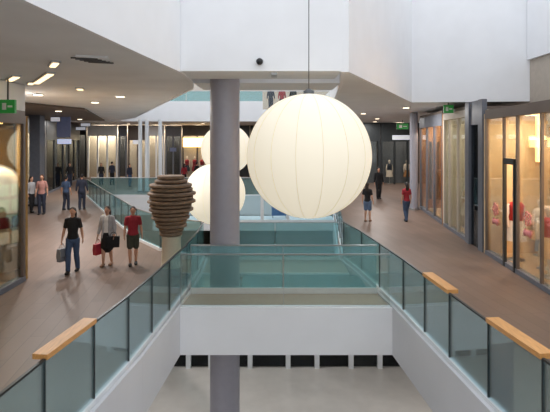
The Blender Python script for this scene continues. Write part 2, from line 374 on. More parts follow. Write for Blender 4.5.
for (x, y), lb_ in (((5.6,20.5),'round downlight nearest the tall white upper wall'), ((4.6,25),'round downlight next to the largest lantern'), ((6.6,31),'round downlight before the far right shops'), ((10.5,31),'round downlight behind the slim grey column'), ((7.5,36),'round downlight closest to the far right white signs')):
    fill_downlight(lb_, x, y, 'right walkway fill downlights')

# ------------------------------------------------------------------ lower storey seen under the bridge
for x, y in ((-5,9),(-5,14),(5.4,9),(5.4,14)):  # made-up lamps that brighten the lower floor
    fill_downlight('%s %s round downlight added under the walkways to brighten the storey below' % ('near' if y < 10 else 'far', 'left' if x < 0 else 'right'), x, y, 'added lower storey fill lights', -FT-.01, 70)
lw = thing('lower_shopfront', 'dark glazed shopfront with white posts on the storey below', 'shopfront', (0,18.3,-5.2))
MB().span(-5.2, 5.2, 18.45, 18.6, -5.2, -1.2).build('backing', 'black', lw)
for x in (-5.1,-4.2,-3.3,-2.45,-.95,.5,1.6,2.9,4.0,5.1):
    MB().span(x-.09, x+.09, 18.25, 18.45, -5.2, -1.2).build('post', 'whitesteel', lw)
for xa, xb in ((-5.0,-4.3),(-4.1,-3.4),(-3.2,-2.55),(-2.35,-1.05),(-.85,.4),(.6,1.5),(1.7,2.8),(3.0,3.9),(4.1,5.0)):
    MB().span(xa, xb, 18.35, 18.37, -5.1, -1.25).build('glass_pane', 'dglass', lw)
lb = thing('landing', 'narrow white edged landing beyond the footbridges', 'landing', (-1.3,20.4,-.35))
MB().span(-5.2, 2.6, 20.4, 22.2, -.35, -.04).build('deck', 'slabwhite', lb)
MB().span(-5.2, 2.6, 20.45, 22.2, -.04, 0).build('deck_top', 'soffit', lb)
balustrade('glass balustrade with white posts on the far landing', [(-5.1,20.5),(-1.65,20.5),(-.55,20.5),(.55,20.5),(2.5,20.5)], 9, 'bglass', H=1.15, rail='whitesteel', posts='whitesteel', pw=.14)
bd = thing('information_panel', 'blue panel on the landing below the largest globe lantern', 'panel', (.2,21.6,0))
MB().span(-.15, .55, 21.55, 21.65, .1, .8).build('board', 'blue', bd)
for x in (-.1,.5): MB().span(x-.03, x+.03, 21.56, 21.64, 0, .1).build('foot', 'steel', bd)

# ------------------------------------------------------------------ far storey above, thin white columns
fb = thing('footbridge', 'far upper bridge with deep white fascia behind the column', 'footbridge', (-5,33,4.78))
MB().span(-15, -.85, 33, 33.1, 4.78, 6.17).build('front_fascia', 'white', fb)
MB().span(-.85, 4.2, 33, 33.1, 4.78, 5.6).build('front_fascia', 'white', fb)
MB().span(-15, 4.2, 33.1, 36.5, 4.82, 5.5).build('deck_slab', 'soffit', fb)
for i in range(8):
    xa = -14.9+i*1.76
    MB().span(xa, xa+1.72, 33.04, 33.07, 6.17, 6.85).build('glass_panel', 'tglass', fb)
for i in range(3):
    xa = -.8+i*1.65
    MB().span(xa, xa+1.6, 33.04, 33.07, 5.6, 6.85).build('glass_panel', 'sglass', fb)
MB().span(-15, 4.2, 33.02, 33.1, 6.85, 6.9).build('top_rail', 'steel', fb)
struct('wall_far', MB().span(-15, 4.2, 40, 40.2, 5.5, 10), 'beige', 'pale upper wall behind the far upper bridge')
struct('ceiling', MB().prism([(-15,36.5),(4.0,36.5),(4.0,46),(-20,46),(-14.5,40)], SOF+.02, SOF+.6), 'soffit', 'grey soffit over the far concourse')
for px, lb_ in ((-9.1,'thin white column at the left of the far pair'), (-8.65,'thin white column at the right of the far pair'), (-7.75,'thin white column standing alone by the far gold shop')):
    t = thing('column', lb_, 'column', (px,32.4,0), group='thin white far columns')
    MB().lathe([(.13,0),(.13,4.88)], (px,32.4,0), 16).build('shaft', 'whitesteel', t)
    MB().lathe([(.19,0),(.19,.08)], (px,32.4,0), 16).build('base_plate', 'steel', t)

# ------------------------------------------------------------------ shops
def add_area(par, p, size, power, col):
    ld = bpy.data.lights.new('shop_lamp', 'AREA'); ld.shape = 'DISK'; ld.size = size; ld.energy = power; ld.color = col
    lo = bpy.data.objects.new('shop_lamp', ld); COL.objects.link(lo); lo.parent = par; lo.location = Vector(p)-origin_of(par)
class Front:
    """facade line p -> q; v > 0 goes into the shop"""
    def __init__(s, p, q, side):
        s.p, s.q = Vector(p), Vector(q); s.d = (s.q-s.p).normalized(); s.L = (s.q-s.p).length
        s.n = Vector((s.d.y, -s.d.x))*side; s.a = math.atan2(s.d.y, s.d.x)
    def at(s, u, v): return s.p+s.d*u+s.n*v
    def box(s, u0, u1, v0, v1, z0, z1, mb=None):
        mb = mb or MB(); c = s.at((u0+u1)/2, (v0+v1)/2)
        return mb.box((c.x, c.y, (z0+z1)/2), (abs(u1-u0), abs(v1-v0), z1-z0), s.a)
def shop(label, p, q, side, H, depth, cuts, wallm, frame='dark', gm='sglass', sill=.12, head=.25, lights=True, transom=None, lampm='lampw', door=None, floorm='warmfloor', closed=True, power=120, lcol=(1,.89,.74), mw=.05):
    f = Front(p, q, side); t = thing('shopfront', label, 'shopfront', (p[0], p[1], 0))
    f.box(0, f.L, -.02, .16, 0, sill).build('base_kerb', 'pillar', t)
    f.box(0, f.L, -.02, .16, H-head, H).build('header', frame, t)
    us = [0]+list(cuts)+[f.L]
    for u in us: 
        uu = min(max(u, .05), f.L-.05); f.box(uu-mw, uu+mw, -.01, .07, sill, H-head).build('mullion', frame, t)
    if transom: f.box(.1, f.L-.1, .0, .1, transom, transom+.08).build('transom', frame, t)
    for i, (a, b) in enumerate(zip(us[:-1], us[1:])):
        zs = [sill, H-head] if not transom else [sill, transom, H-head]
        for k in range(len(zs)-1):
            if door == i and k == 0: continue
            f.box(a+.06, b-.06, .05, .065, zs[k]+(.08 if k else 0), zs[k+1]).build('glass_pane', gm, t)
    f.box(0, f.L, depth, depth+.1, 0, H).build('back_wall', wallm, t)
    f.box(0, f.L, .16, depth, .0, .03).build('shop_floor', floorm, t)
    f.box(0, f.L, .0, depth, H, H+.12).build('shop_ceiling', 'brown', t)
    if closed:
        f.box(-.1, 0, .0, depth, 0, H).build('partition', wallm, t); f.box(f.L, f.L+.1, .0, depth, 0, H).build('partition', wallm, t)
    if lights:
        n = max(1, int(f.L/1.5))
        for i in range(n):
            u = f.L*(i+.5)/n; f.box(u-.3, u+.3, depth*.35, depth*.35+.3, H-.06, H-.01).build('lamp_panel', lampm, t); add_area(t, (*f.at(u, depth*.35+.15), H-.09), .5, power, lcol)
    return f, t
def dress_form(label, c, m1, m2, z=0.03, h=1.75, group=None):
    k = h/1.75; t = thing('mannequin', label, 'mannequin', (c[0], c[1], z), group=group)
    L = lambda pr: [(r*k, zz*k) for r, zz in pr]
    MB().lathe(L([(.2,0),(.2,.03),(.03,.05),(.03,.55)]), (c[0],c[1],z), 16).build('stand', 'steel', t)
    MB().lathe(L([(.26,.5),(.22,.8),(.15,1.0)]), (c[0],c[1],z), 18).build('skirt', m2, t)
    MB().lathe(L([(.15,1.0),(.19,1.25),(.2,1.38),(.14,1.45),(.05,1.48)]), (c[0],c[1],z), 18).build('top', m1, t)
    b = MB()
    for s in (-1,1): b.loft([(c[0]+s*.17*k,c[1],z+1.38*k,.055*k),(c[0]+s*.23*k,c[1],z+1.1*k,.045*k),(c[0]+s*.22*k,c[1]-.05,z+.85*k,.035*k)], 8).build('arm', 'redw', t); b = MB()
    MB().loft([(c[0],c[1],z+1.46*k,.045*k),(c[0],c[1],z+1.53*k,.05*k),(c[0],c[1],z+1.62*k,.085*k),(c[0],c[1],z+1.7*k,.07*k)], 10).build('head', 'redw', t)
    return t
def shelf_rack(label, f, u0, u1, v0, v1, z1, n, m='redw'):
    a = f.at((u0+u1)/2, (v0+v1)/2); t = thing('shelf_rack', label, 'shelf', (a.x, a.y, .03))
    f.box(u0, u0+.05, v0, v1, .03, z1).build('side_panel', m, t); f.box(u1-.05, u1, v0, v1, .03, z1).build('side_panel', m, t)
    for i in range(n+1):
        z = .06+(z1-.1)*i/n; f.box(u0+.05, u1-.05, v0, v1, z, z+.035).build('shelf', m, t)
    return [.06+(z1-.1)*i/n+.035 for i in range(n)]
ORD = ['first','second','third','fourth','fifth','sixth']
CN = dict(red='red', redw='off-white', gold='tan', pinkc='dusty pink', greycloth='grey', orange='orange')
def goods(f, u0, u1, v, zs, ms, lab, group, w=.5, h=.3, d=.25):
    for j, z in enumerate(zs):
        u = u0+.1; i = 0
        while u+w < u1-.05:
            hh = h*random.uniform(.6,1.0); m = random.choice(ms); mb = MB()
            a = f.at(u+w/2, v+d/2); mb.box((a.x,a.y,z+hh/2), (w*.9,d,hh), f.a); mb.box((a.x,a.y,z+hh+.01), (w*.94,d*1.04,.02), f.a)
            mb.build('folded_stack', m, None, label='%s folded clothes, %s on the %s shelf of %s' % (CN[m], ORD[i], ORD[j], lab), cat='clothes', group=group); u += w+.04; i += 1

# near right shop, warm and gold
fr, tr = shop('near right glass shop with warm gold interior and open door', (6.16,9.8), (6.48,14.8), 1, 4.3, 2.5, (1.5,2.8,3.65), 'gold', frame='brown', lampm='striplamp', door=2, head=.16, mw=.03, power=62)
fr.box(2.86, 2.94, -.04, .04, .0, 2.98).build('door_frame', 'dark', tr); fr.box(3.51, 3.6, -.04, .04, .0, 2.98).build('door_frame', 'dark', tr)
fr.box(2.86, 3.6, -.04, .04, 2.84, 3.0).build('door_frame', 'dark', tr); fr.box(2.88, 3.58, .05, .065, 3.0, 4.14).build('glass_pane', 'sglass', tr)
fr.box(2.2, 4.8, 1.2, 1.3, 3.5, 3.62).build('strip_lamp', 'striplamp', tr)
fr.box(3.4, 3.5, .8, .9, 2.9, 4.2).build('strip_lamp', 'striplamp', tr)
fr.box(.2, 1.5, 1.9, 2.0, 1.9, 3.4).build('strip_lamp', 'striplamp', tr)
def logo(f, u, z, s, par):
    for k in range(5):
        a = 2*math.pi*k/5; ps = []
        for j in range(9):
            b = 2*math.pi*j/8; r = .12*s
            c = f.at(u+math.cos(a)*.13*s+math.cos(b)*r*.6, -.0+.035); ps.append((c.x, c.y, z+.12*s+math.sin(a)*.12*s+math.sin(b)*r*.6, .016*s))
        MB().loft(ps, 5).build('pink_swirl', 'pink', par)
    ps = []
    for j in range(22):
        c = f.at(u-.2*s+.4*s*j/21, .035); ps.append((c.x, c.y, z-.24*s+.09*s*math.sin(j*1.5), .022*s))
    MB().loft(ps, 5).build('pink_script', 'pink', par)
logo(fr, 4.3, 1.35, 1.0, tr); logo(fr, 2.25, 1.4, 1.0, tr)
c = fr.at(4.15,.55); dress_form('shop mannequin in red top and pale skirt seen through the open door', c, 'red', 'redw', h=2.0)
c = fr.at(3.2,.9); dress_form('shop mannequin in dusty pink top behind the swirl logo', c, 'pinkc', 'greycloth', h=1.7)
c = fr.at(2.35,.6); dress_form('shop mannequin in red top nearest the picture edge', c, 'red', 'gold', h=1.8)
c = fr.at(4.72,1.5); dress_form('shop mannequin in pale clothes behind the far swirl logo', c, 'redw', 'gold', h=1.7)
zs = shelf_rack('pale open shelf rack at the back of the near right shop', fr, .6, 2.6, 2.1, 2.48, 2.2, 4)
goods(fr, .6, 2.6, 2.15, zs, ['red','redw','gold','pinkc','greycloth'], 'the low shop rack', 'folded clothes in the near right shop')
zs = shelf_rack('pale tall shelf rack behind the open shop door', fr, 2.9, 4.7, 2.1, 2.48, 2.4, 5)
goods(fr, 2.9, 4.7, 2.15, zs, ['red','redw','orange','redw'], 'the rack behind the door', 'folded clothes behind the open door')
pc = fr.at(1.75,.45); pl = thing('pendant_cluster', 'hanging cluster of pale grey paper discs in the near right shop', 'pendant', (pc.x,pc.y,3.3))
for i in range(16):
    z = 3.35+.05*i; a = i*2.4; MB().box((pc.x+.16*math.cos(a), pc.y+.2*math.sin(a), z), (.04,.16,.16), a).build('paper_disc', 'whitec', pl)
MB().loft([(pc.x,pc.y,3.3,.01),(pc.x,pc.y,4.28,.01)], 6).build('cord', 'cable', pl)
# grey pillar and dark glazed panel
pp = thing('pillar', 'broad grey pillar with dark glass beside the near right shop', 'pillar', (6.55,15.6,0))
fp = Front((6.5,14.95), (6.58,16.5), 1)
fp.box(.0, .35, -.05, .1, 0, 4.78).build('pier', 'pillar', pp); fp.box(1.2, 1.55, -.05, .1, 0, 4.78).build('pier', 'pillar', pp)
fp.box(.35, 1.2, .04, .06, .0, 4.0).build('glass_panel', 'dglass', pp); fp.box(.35, 1.2, .1, .14, 0, 4.78).build('inner_panel', 'pillar', pp)
fp.box(.35, 1.2, .0, .1, 4.0, 4.78).build('lintel', 'pillar', pp); fp.box(.72, .8, -.02, .04, 1.2, 1.35).build('handle', 'black', pp)
# second right shop
f2, t2 = shop('second right shop with pale greenish display behind glass', (6.62,16.65), (6.87,19.55), 1, 4.55, 2.3, (1.0,2.1), 'cream', frame='beige', lampm='lampw', mw=.04, power=45)
f2.box(.35, .75, .4, .5, 1.6, 3.6).build('gold_banner', 'offw', t2)
c = f2.at(1.5,.9); dress_form('shop mannequin in pale clothes in the second right shop', c, 'redw', 'cream')
c = f2.at(2.5,.8); dress_form('shop mannequin in gold top in the second right shop', c, 'gold', 'cream')
c = f2.at(.5,1.2); dress_form('shop mannequin in grey clothes in the second right shop', c, 'greycloth', 'navy')
def exit_sign(label, c, rz, w=.55, h=.3):
    t = thing('exit_sign', label, 'sign', c, group='green exit signs')
    cs = MB().box((c[0],c[1],c[2]), (w,.08,h), rz).build('case', 'exitg', t)
    R = Matrix.Rotation(rz,3,'Z')
    a = Vector(c)+R@Vector((-w*.18,-.045,0)); MB().box(a, (w*.26,.01,h*.5), rz).build('door_pictogram', 'whitec', cs)
    a = Vector(c)+R@Vector((w*.2,-.045,0)); MB().box(a, (w*.3,.01,h*.14), rz).build('arrow_shaft', 'whitec', cs)
    MB().span(c[0]-.015, c[0]+.015, c[1]-.015, c[1]+.015, c[2]+h/2, SOF).build('hanger', 'cable', t)
exit_sign('green exit sign hanging above the second right shop', (6.5,18.0,4.66), 0, .36, .3)
# third right shop with reddish banners
f3, t3 = shop('third right shop with reddish brown banners', (6.9,19.8), (7.42,24.6), 1, 4.6, 2.0, (1.6,3.2), 'orange', frame='pillar', gm='sglass', lampm='lampw', head=.5, mw=.04, power=60)
f3.box(.6, 1.2, .3, .36, .4, 3.6).build('red_banner', 'maroon', t3); f3.box(2.0, 2.4, .3, .36, .6, 3.4).build('orange_banner', 'orange', t3); f3.box(3.6, 4.1, .3, .36, .6, 3.4).build('brown_banner', 'brown', t3)
cc = thing('column', 'slim grey column at the end of the right shop row', 'column', (7.0,24.2,0))
MB().lathe([(.2,0),(.2,4.88)], (7.0,24.2,0), 20).build('shaft', 'column', cc); MB().lathe([(.25,0),(.25,.1)], (7.0,24.2,0), 20).build('base_ring', 'steel', cc)

# far right dark shops
def far_unit(label, x0, x1, Y, wallm, signm=None, signz=3.66, H=4.88, panes=2, frame='dark', gm='dglass', head=1.0, lamp=None, lampz=(2.8,3.6), signw=.5, power=60):
    t = thing('shop_unit', label, 'shop', ((x0+x1)/2, Y, 0)); w = x1-x0
    MB().span(x0, x1, Y+1.2, Y+1.3, 0, H-.02).build('back_wall', wallm, t)
    MB().span(x0, x1, Y, Y+.2, H-head, H-.02).build('fascia_board', frame, t)
    for i in range(panes+1):
        x = x0+.06+(w-.12)*i/panes; MB().span(x-.06, x+.06, Y, Y+.2, 0, H-head).build('mullion', frame, t)
    for i in range(panes):
        a = x0+.06+(w-.12)*i/panes+.06; b = x0+.06+(w-.12)*(i+1)/panes-.06
        MB().span(a, b, Y+.08, Y+.1, .05, H-head).build('glass_pane', gm, t)
    if signm:
        c = (x0+x1)/2; MB().span(c-w*signw/2, c+w*signw/2, Y-.08, Y-.01, signz-.18, signz+.18).build('sign_board', signm, t)
    MB().span((x0+x1)/2-.3, (x0+x1)/2+.3, Y+.4, Y+.7, H-.1, H-.05).build('lamp_panel', 'lampw', t); add_area(t, ((x0+x1)/2, Y+.6, H-.13), .5, power, (1,.88,.7))
    if lamp: MB().span(x0+.2, x1-.2, Y+1.05, Y+1.15, lampz[0], lampz[1]).build('lit_panel', lamp, t)
    return t
far_unit('dark far right shop with white sign nearest the lantern', 4.4, 8.3, 38, 'pillar', 'sign', gm='sglass', power=45, H=4.88, panes=3, head=1.5, signz=3.7, signw=.28)
far_unit('dark far right shop with white sign nearest the slim column', 8.4, 11.6, 38, 'pillar', 'sign', gm='sglass', power=45, H=4.88, panes=3, head=1.5, signz=3.7, signw=.45)
far_unit('dark far right shop at the corner behind the slim column', 11.7, 15.9, 38, 'brown', 'sign', gm='sglass', power=45, H=4.88, panes=3, head=1.4, signz=3.7, signw=.3)
for i, (x, m1, m2) in enumerate(((7.0,'greycloth','navy'),(9.2,'navy','redw'),(10.6,'redw','orange'))):
    dress_form(['mannequin in grey in the far right shop beside the lantern','mannequin in navy top in the far right shop window','mannequin in off white top in the far right shop window'][i], (x,38.6), m1, m2, z=0, h=1.9)
exit_sign('green exit sign hanging over the far right shops', (8.9,33.5,4.95-.5), 0, .8, .4)
# far end shops
far_unit('dark far shop with blue lit upper panel', -19.4, -17.7, 45, 'black', None, lamp='bluep', lampz=(3.0,3.8), head=.9)
far_unit('bright beige far shop seen above the green glass', -17.6, -14.8, 45, 'cream', None, gm='sglass', frame='soffit', lamp='offw', lampz=(.6,3.7), panes=3, head=1.0, power=200)
far_unit('grey far shop between the beige and orange shops', -14.7, -13.9, 45, 'pillar', None, frame='pillar', panes=1)
far_unit('orange far shop with small white sign', -13.8, -12.0, 45, 'orange', 'sign', gm='sglass', frame='brown', signz=3.3, head=1.4, signw=.45)
far_unit('pale grey far shop behind the thin white columns', -11.9, -10.4, 45, 'beige', None, gm='sglass', frame='soffit', lamp='cream', lampz=(.5,3.4))
far_unit('charcoal far shop left of the gold one', -10.3, -8.8, 45, 'pillar', 'bluep', frame='pillar', H=4.84, signz=2.6, signw=.4)
ft = far_unit('far shop with gold lit band above dark red displays', -8.7, -5.9, 45, 'maroon', None, gm='sglass', frame='darkbrown', lamp=None, head=1.0)
MB().span(-8.6, -6.0, 44.9, 44.98, 2.85, 3.7).build('gold_light_band', 'striplamp', ft)
for i, x in enumerate((-8.35,-7.63,-6.91,-6.2)): dress_form(['leftmost','second from left','second from right','rightmost'][i]+' dark red mannequin in the far gold shop window', (x,45.6), 'maroon', ['navy','maroon','greycloth','navy'][i], z=.0, h=1.95, group='mannequins in the far gold shop')
far_unit('dark far shop behind the grey column', -5.8, -2.4, 45, 'brown', 'sign', signz=3.8)
far_unit('dark far shop behind the largest lantern', -2.3, 4.1, 45, 'darkbrown', 'sign', panes=4, signz=3.8)

# ------------------------------------------------------------------ left shops
fl, tl = shop('near left glass shop corner with ochre interior', (-6.05,2.7), (-6.22,11.95), -1, 4.1, 5.0, (2.3,4.6,6.9), 'ochre', frame='brown', transom=None, lampm='lampw', head=.2, closed=False, power=6)
MB().wall((-6.3,12.1), (-11.2,20.8), 0, 4.1, .12).build('end_partition', 'ochre', tl)
MB().span(-11.3, -11.2, 2.5, 20.6, 0, 4.1).build('back_wall', 'ochre', tl)
MB().prism([(-6.2,2.5), (-6.3,12.1), (-11.3,20.6), (-13,20.6), (-13,2.5)], 4.22, 4.88).build('bulkhead', 'soffit', tl)
MB().prism([(-6.38,11.8), (-11.2,20.5), (-11.2,11.8)], 4.12, 4.2).build('shop_ceiling', 'brown', tl)
MB().prism([(-6.38,11.8), (-11.2,20.5), (-11.2,11.8)], .0, .03).build('shop_floor', 'warmfloor', tl)
MB().span(-7.8, -7.2, 12.4, 13.4, 4.05, 4.1).build('lamp_panel', 'striplamp', tl); add_area(tl, (-7.5,13.2,4.0), .5, 120, (1,.86,.62)); MB().span(-9.9, -9.3, 15.6, 16.4, 4.05, 4.1).build('lamp_panel', 'striplamp', tl); add_area(tl, (-9.6,16,4.0), .5, 160, (1,.86,.62))
MB().span(-11.18, -11.1, 16.5, 20.4, 2.0, 3.95).build('added_glow_panel', 'ochreglow', tl)  # added glowing panel in place of light on the dark back wall
dm = thing('domed_display', 'cream domed display case inside the near left shop window', 'display case', (-7.5,12.9,.03))
MB().lathe([(.58,0),(.58,2.1),(.56,2.3),(.5,2.48),(.38,2.62),(.2,2.72),(.03,2.75)], (-7.5,12.9,.03), 32).build('shell', 'cream', dm)
for i, (z, m) in enumerate(((.25,'cream'),(.75,'offw'),(1.15,'maroon'),(1.6,'green'),(2.0,'green'))):
    for a in (-70,-40,-10): 
        r = math.radians(a); MB().box((-7.5+.575*math.cos(r), 12.9+.575*math.sin(r), z+.18), (.05,.22,.3), r).build('niche_panel', m, dm)
exit_sign('green exit sign above the near left shop', (-5.98,10.75,4.25), 0, .34, .3)
# long left row of shops
WL = lambda y: -12.6-(y-22)*4.9/21
def left_unit(label, y0, y1, wallm, **k): return shop(label, (WL(y0),y0), (WL(y1),y1), -1, 4.8, 2.0, k.pop('cuts', ()), wallm, **k)
struct('wall_left', MB().wall((WL(20),20), (WL(23.3),23.3), 0, 4.8, .15), 'darkbrown', 'dark brown wall before the left shop row')
a1, b1 = left_unit('black fronted shop first in the left row', 23.4, 25.6, 'black', frame='black', gm='dglass', lights=False, head=1.2)
pl2 = thing('pillar', 'tall square grey pillar in the left shop row', 'pillar', (-12.7,25.6,0))
MB().span(-13.0, -12.45, 25.4, 25.95, .1, 4.85).build('shaft', 'pillar', pl2); MB().span(-13.05, -12.4, 25.35, 26, 0, .1).build('plinth', 'dark', pl2)
a2, b2 = left_unit('left row shop with beige lit window and pink display', 26.2, 30.5, 'beige', frame='dark', gm='sglass', cuts=(1.5,3.0), lampm='lampw', head=.9)
c = a2.at(1.0,.7); dress_form('mannequin in dusty pink in the left row window', c, 'pinkc', 'redw', h=2.0)
c = a2.at(2.2,.8); dress_form('mannequin in off white in the left row window', c, 'redw', 'cream', h=2.0)
a3, b3 = left_unit('left row shop under the blue banner', 30.7, 36, 'darkbrown', frame='dark', gm='dglass', cuts=(2.5,), lights=False, head=1.3)
a4, b4 = left_unit('last dark shop of the left row', 36.2, 43, 'darkbrown', frame='dark', gm='dglass', cuts=(2.2,4.4), lights=False, head=1.3)
bn = thing('hanging_sign', 'blue grey hanging banner with small lit white box below', 'sign', (-11.9,27,3.3))
MB().span(-12.25, -11.5, 26.96, 27.04, 3.65, 4.8).build('banner', 'bluep', bn); MB().span(-12.2, -11.5, 26.9, 27.1, 3.28, 3.55).build('light_box', 'signb', bn)
for i, (x, y, z, w, lb_) in enumerate(((-11.9,26.0,4.62,.45,'small warm lit sign just under the left soffit'),(-15.0,38,4.7,.7,'small lit sign over the far left corner'),(-16.2,40,4.45,.75,'small white sign over the last left shop'))):
    t = thing('lit_sign', lb_, 'sign', (x,y,z)); MB().span(x-w/2, x+w/2, y-.05, y+.05, z-.11, z+.11).build('light_face', 'sign', t); MB().span(x-w/2-.03, x+w/2+.03, y+.05, y+.1, z-.14, z+.14).build('case', 'dark', t)
    MB().span(x-.02, x+.02, y+.05, y+.09, z+.14, 4.84).build('hanger', 'dark', t)

# ------------------------------------------------------------------ people
def person(label, loc, rz=0, h=1.68, top='blackc', bottom='jeans', legs='long', sleeve=.45, hair='hair', long_hair=True, stride=.18, skin='skin', vox=.011,
           arms=((.04,.02),(.04,-.02)), shoe='shoe', skirt=False, jacket=None, faced=True, group=None, female=True):
    k = h/1.70
    t = thing('person', label, 'person', loc, group=group); t.rotation_euler = (0,0,0)
    def Pp(x, y, z): return (x*k, y*k, z*k)
    sw = .146 if female else .17; hw = .088
    hipz = .89-.25*stride*stride
    f = stride
    # legs: s=-1 forward, s=+1 back (front is -Y)
    leg = {}
    for s in (-1, 1):
        fy = -f*s*-1 if False else f*s
        hip = (s*hw, 0, hipz)
        if fy <= 0: knee = (s*hw*.98, fy*.62-.02, .49); ank = (s*hw*.92, fy*1.0, .085)
        else: knee = (s*hw*.98, fy*.38-.05, .485); ank = (s*hw*.92, fy*1.05, .105)
        leg[s] = (hip, knee, ank)
    arm = {}
    for i, s in enumerate((-1, 1)):
        out, fwd = arms[i]; sh = (s*sw, .0, 1.385)
        el = (s*(sw+.04+out*.6), .02-fwd*.3, 1.11); wr = (s*(sw+.05+out), -.03-fwd, .87+abs(fwd)*.25)
        arm[s] = (sh, el, wr)
    mb = MB()
    def L(pts, n=10, ref=(0,1,0)): mb.loft([(*Pp(*p[:3]), *[r*k for r in p[3:]]) for p in pts], n, ref)
    tor = [(0,.0,hipz-.06,.13,.10),(0,0,.93,.155,.11),(0,-.005,1.05,.125,.09),(0,-.01,1.2,.145,.105),(0,0,1.32,.165,.105),(0,.005,1.40,.12,.075),(0,.005,1.45,.06,.055)]
    tor = [(x,y,z,a*(.9 if female else 1.0),b*(.95 if female else 1.0)) for x,y,z,a,b in tor]
    L(tor, 14)
    L([(0,.005,1.42,.052),(0,-.005,1.52,.05)])
    # head
    mb.ball(Pp(0,-.012,1.605), (.073*k,.092*k,.105*k), 16, 12); mb.ball(Pp(0,-.035,1.545), (.052*k,.058*k,.05*k), 12, 8)
    L([(0,-.098,1.615,.010),(0,-.112,1.585,.014)], 8); 
    for s in (-1,1): mb.ball(Pp(s*.075,.0,1.60), (.012*k,.022*k,.032*k), 8, 6)
    for s in (-1,1):
        hip, knee, ank = leg[s]
        mid = tuple((a+b)/2 for a, b in zip(hip, knee)); calf = tuple(a*.68+b*.32 for a, b in zip(knee, ank))
        L([(*hip,.088),(*mid,.076),(*knee,.055),(calf[0],calf[1]+.012,calf[2],.056),(*ank,.036)])
        L([(ank[0],ank[1]+.03,.045,.036,.036),(ank[0],ank[1]-.06,.04,.04,.035),(ank[0],ank[1]-.14,.03,.036,.022)], 8, (0,0,1))
        sh, el, wr = arm[s]
        L([(sh[0]*.8,sh[1],sh[2]+.0,.058),(*sh,.055),(*[(a+b)/2 for a,b in zip(sh,el)],.046),(*el,.038),(*[(a*.6+b*.4) for a,b in zip(el,wr)],.039),(*wr,.026)])
        # hand: palm, four fingers, thumb
        wv = Vector(wr); dv = (wv-Vector(el)).normalized(); inn = Vector((-s,0,0)); fw = Vector((0,-1,0))
        pm = wv+dv*.075
        L([(*wv,.026,.02),(*(wv+dv*.04),.036,.017),(*pm,.038,.016)], 8, (1,0,0))
        for q, ln in enumerate((.062,.072,.068,.052)):
            b0 = pm+fw*(.028-.019*q); b1 = b0+dv*ln*.55+inn*.008; b2 = b1+dv*ln*.35+inn*.022
            L([(*b0,.0095),(*b1,.009),(*b2,.008)], 6)
        b0 = wv+dv*.03+fw*.03; L([(*b0,.012),(*(b0+fw*.024+dv*.028),.0105),(*(b0+fw*.028+dv*.055+inn*.01),.009)], 6)
    objs = [mb.organic('body', skin, t, vox, 3)]
    # clothes
    mb = MB(); e = .014
    tp = tor[1:] if not skirt else tor[1:]
    L([(x,y,z,a+e,b+e) for x,y,z,a,b in ([(0,0,.90,.146,.112)]+tor[1:6])], 16)
    for s in (-1,1):
        sh, el, wr = arm[s]; pts = [(sh[0]*.75,sh[1],sh[2]+.005,.062),(sh[0],sh[1],sh[2],.066)]
        if sleeve > 0:
            u = min(1, sleeve/.5); pts += [(*[(a+(b-a)*u*.5) for a,b in zip(sh,el)],.060),(*[(a+(b-a)*u) for a,b in zip(sh,el)],.055 if sleeve < .5 else .05)]
            if sleeve > .5:
                u = (sleeve-.5)/.5; pts += [(*[(a+(b-a)*u) for a,b in zip(el,wr)],.038)]
        L(pts)
    objs.append(mb.organic('top', top, t, vox*1.1, 2))
    if jacket:
        mb = MB()
        for s in (-1,1):
            L([(s*.10,.01,.80,.075,.125),(s*.095,.0,1.05,.06,.115),(s*.095,.0,1.3,.08,.125),(s*.08,.01,1.4,.07,.09)], 12)
            sh, el, wr = arm[s]; L([(*sh,.073),(*el,.056),(*[(a*.25+b*.75) for a,b in zip(el,wr)],.045)])
        objs.append(mb.organic('cardigan', jacket, t, vox*1.1, 2))
    mb = MB()
    if skirt:
        L([(0,0,1.0,.135,.105),(0,0,.9,.17,.13),(0,0,.7,.185,.155),(0,0,.52,.19,.17)], 16)
    else:
        L([(0,0,1.0,.125,.1),(0,0,.9,.152,.118),(0,0,.82,.148,.115)], 14)
        for s in (-1,1):
            hip, knee, ank = leg[s]; mid = tuple((a+b)/2 for a,b in zip(hip,knee))
            if legs == 'long': L([(*hip,.094),(*mid,.088),(*knee,.073),(*[(a*.68+b*.32) for a,b in zip(knee,ank)],.075),(*[(a*.4+b*.6) for a,b in zip(knee,ank)],.068),(ank[0],ank[1],.07,.06)])
            else: L([(*hip,.1),(*mid,.096),(*[(a*.25+b*.75) for a,b in zip(mid,knee)],.09)])
    objs.append(mb.organic('skirt' if skirt else ('trousers' if legs == 'long' else 'shorts'), bottom, t, vox*1.1, 2))
    for s in (-1,1):
        hip, knee, ank = leg[s]; mb = MB()
        L([(ank[0],ank[1]+.035,.045,.045,.045),(ank[0],ank[1]-.06,.042,.05,.042),(ank[0],ank[1]-.155,.032,.045,.03)], 10, (0,0,1))
        objs.append(mb.build('shoe', shoe, t, )); 
        for v in objs[-1].data.vertices: v.co = v.co+Vector(t.location)
    mb = MB()
    mb.ball(Pp(0,.012,1.632), (.084*k,.098*k,.098*k), 16, 10)
    if long_hair: L([(0,.06,1.62,.08,.05),(0,.085,1.52,.085,.04),(0,.085,1.40,.075,.03),(0,.08,1.33,.05,.02)], 12)
    hb = mb.organic('hair', hair, t, vox, 2)
    # trim hair off the face: pull front vertices back above the brow line
    for v in hb.data.vertices:
        if v.co.y < -.045*k and v.co.z < 1.655*k: v.co.y = -.045*k
    objs.append(hb)
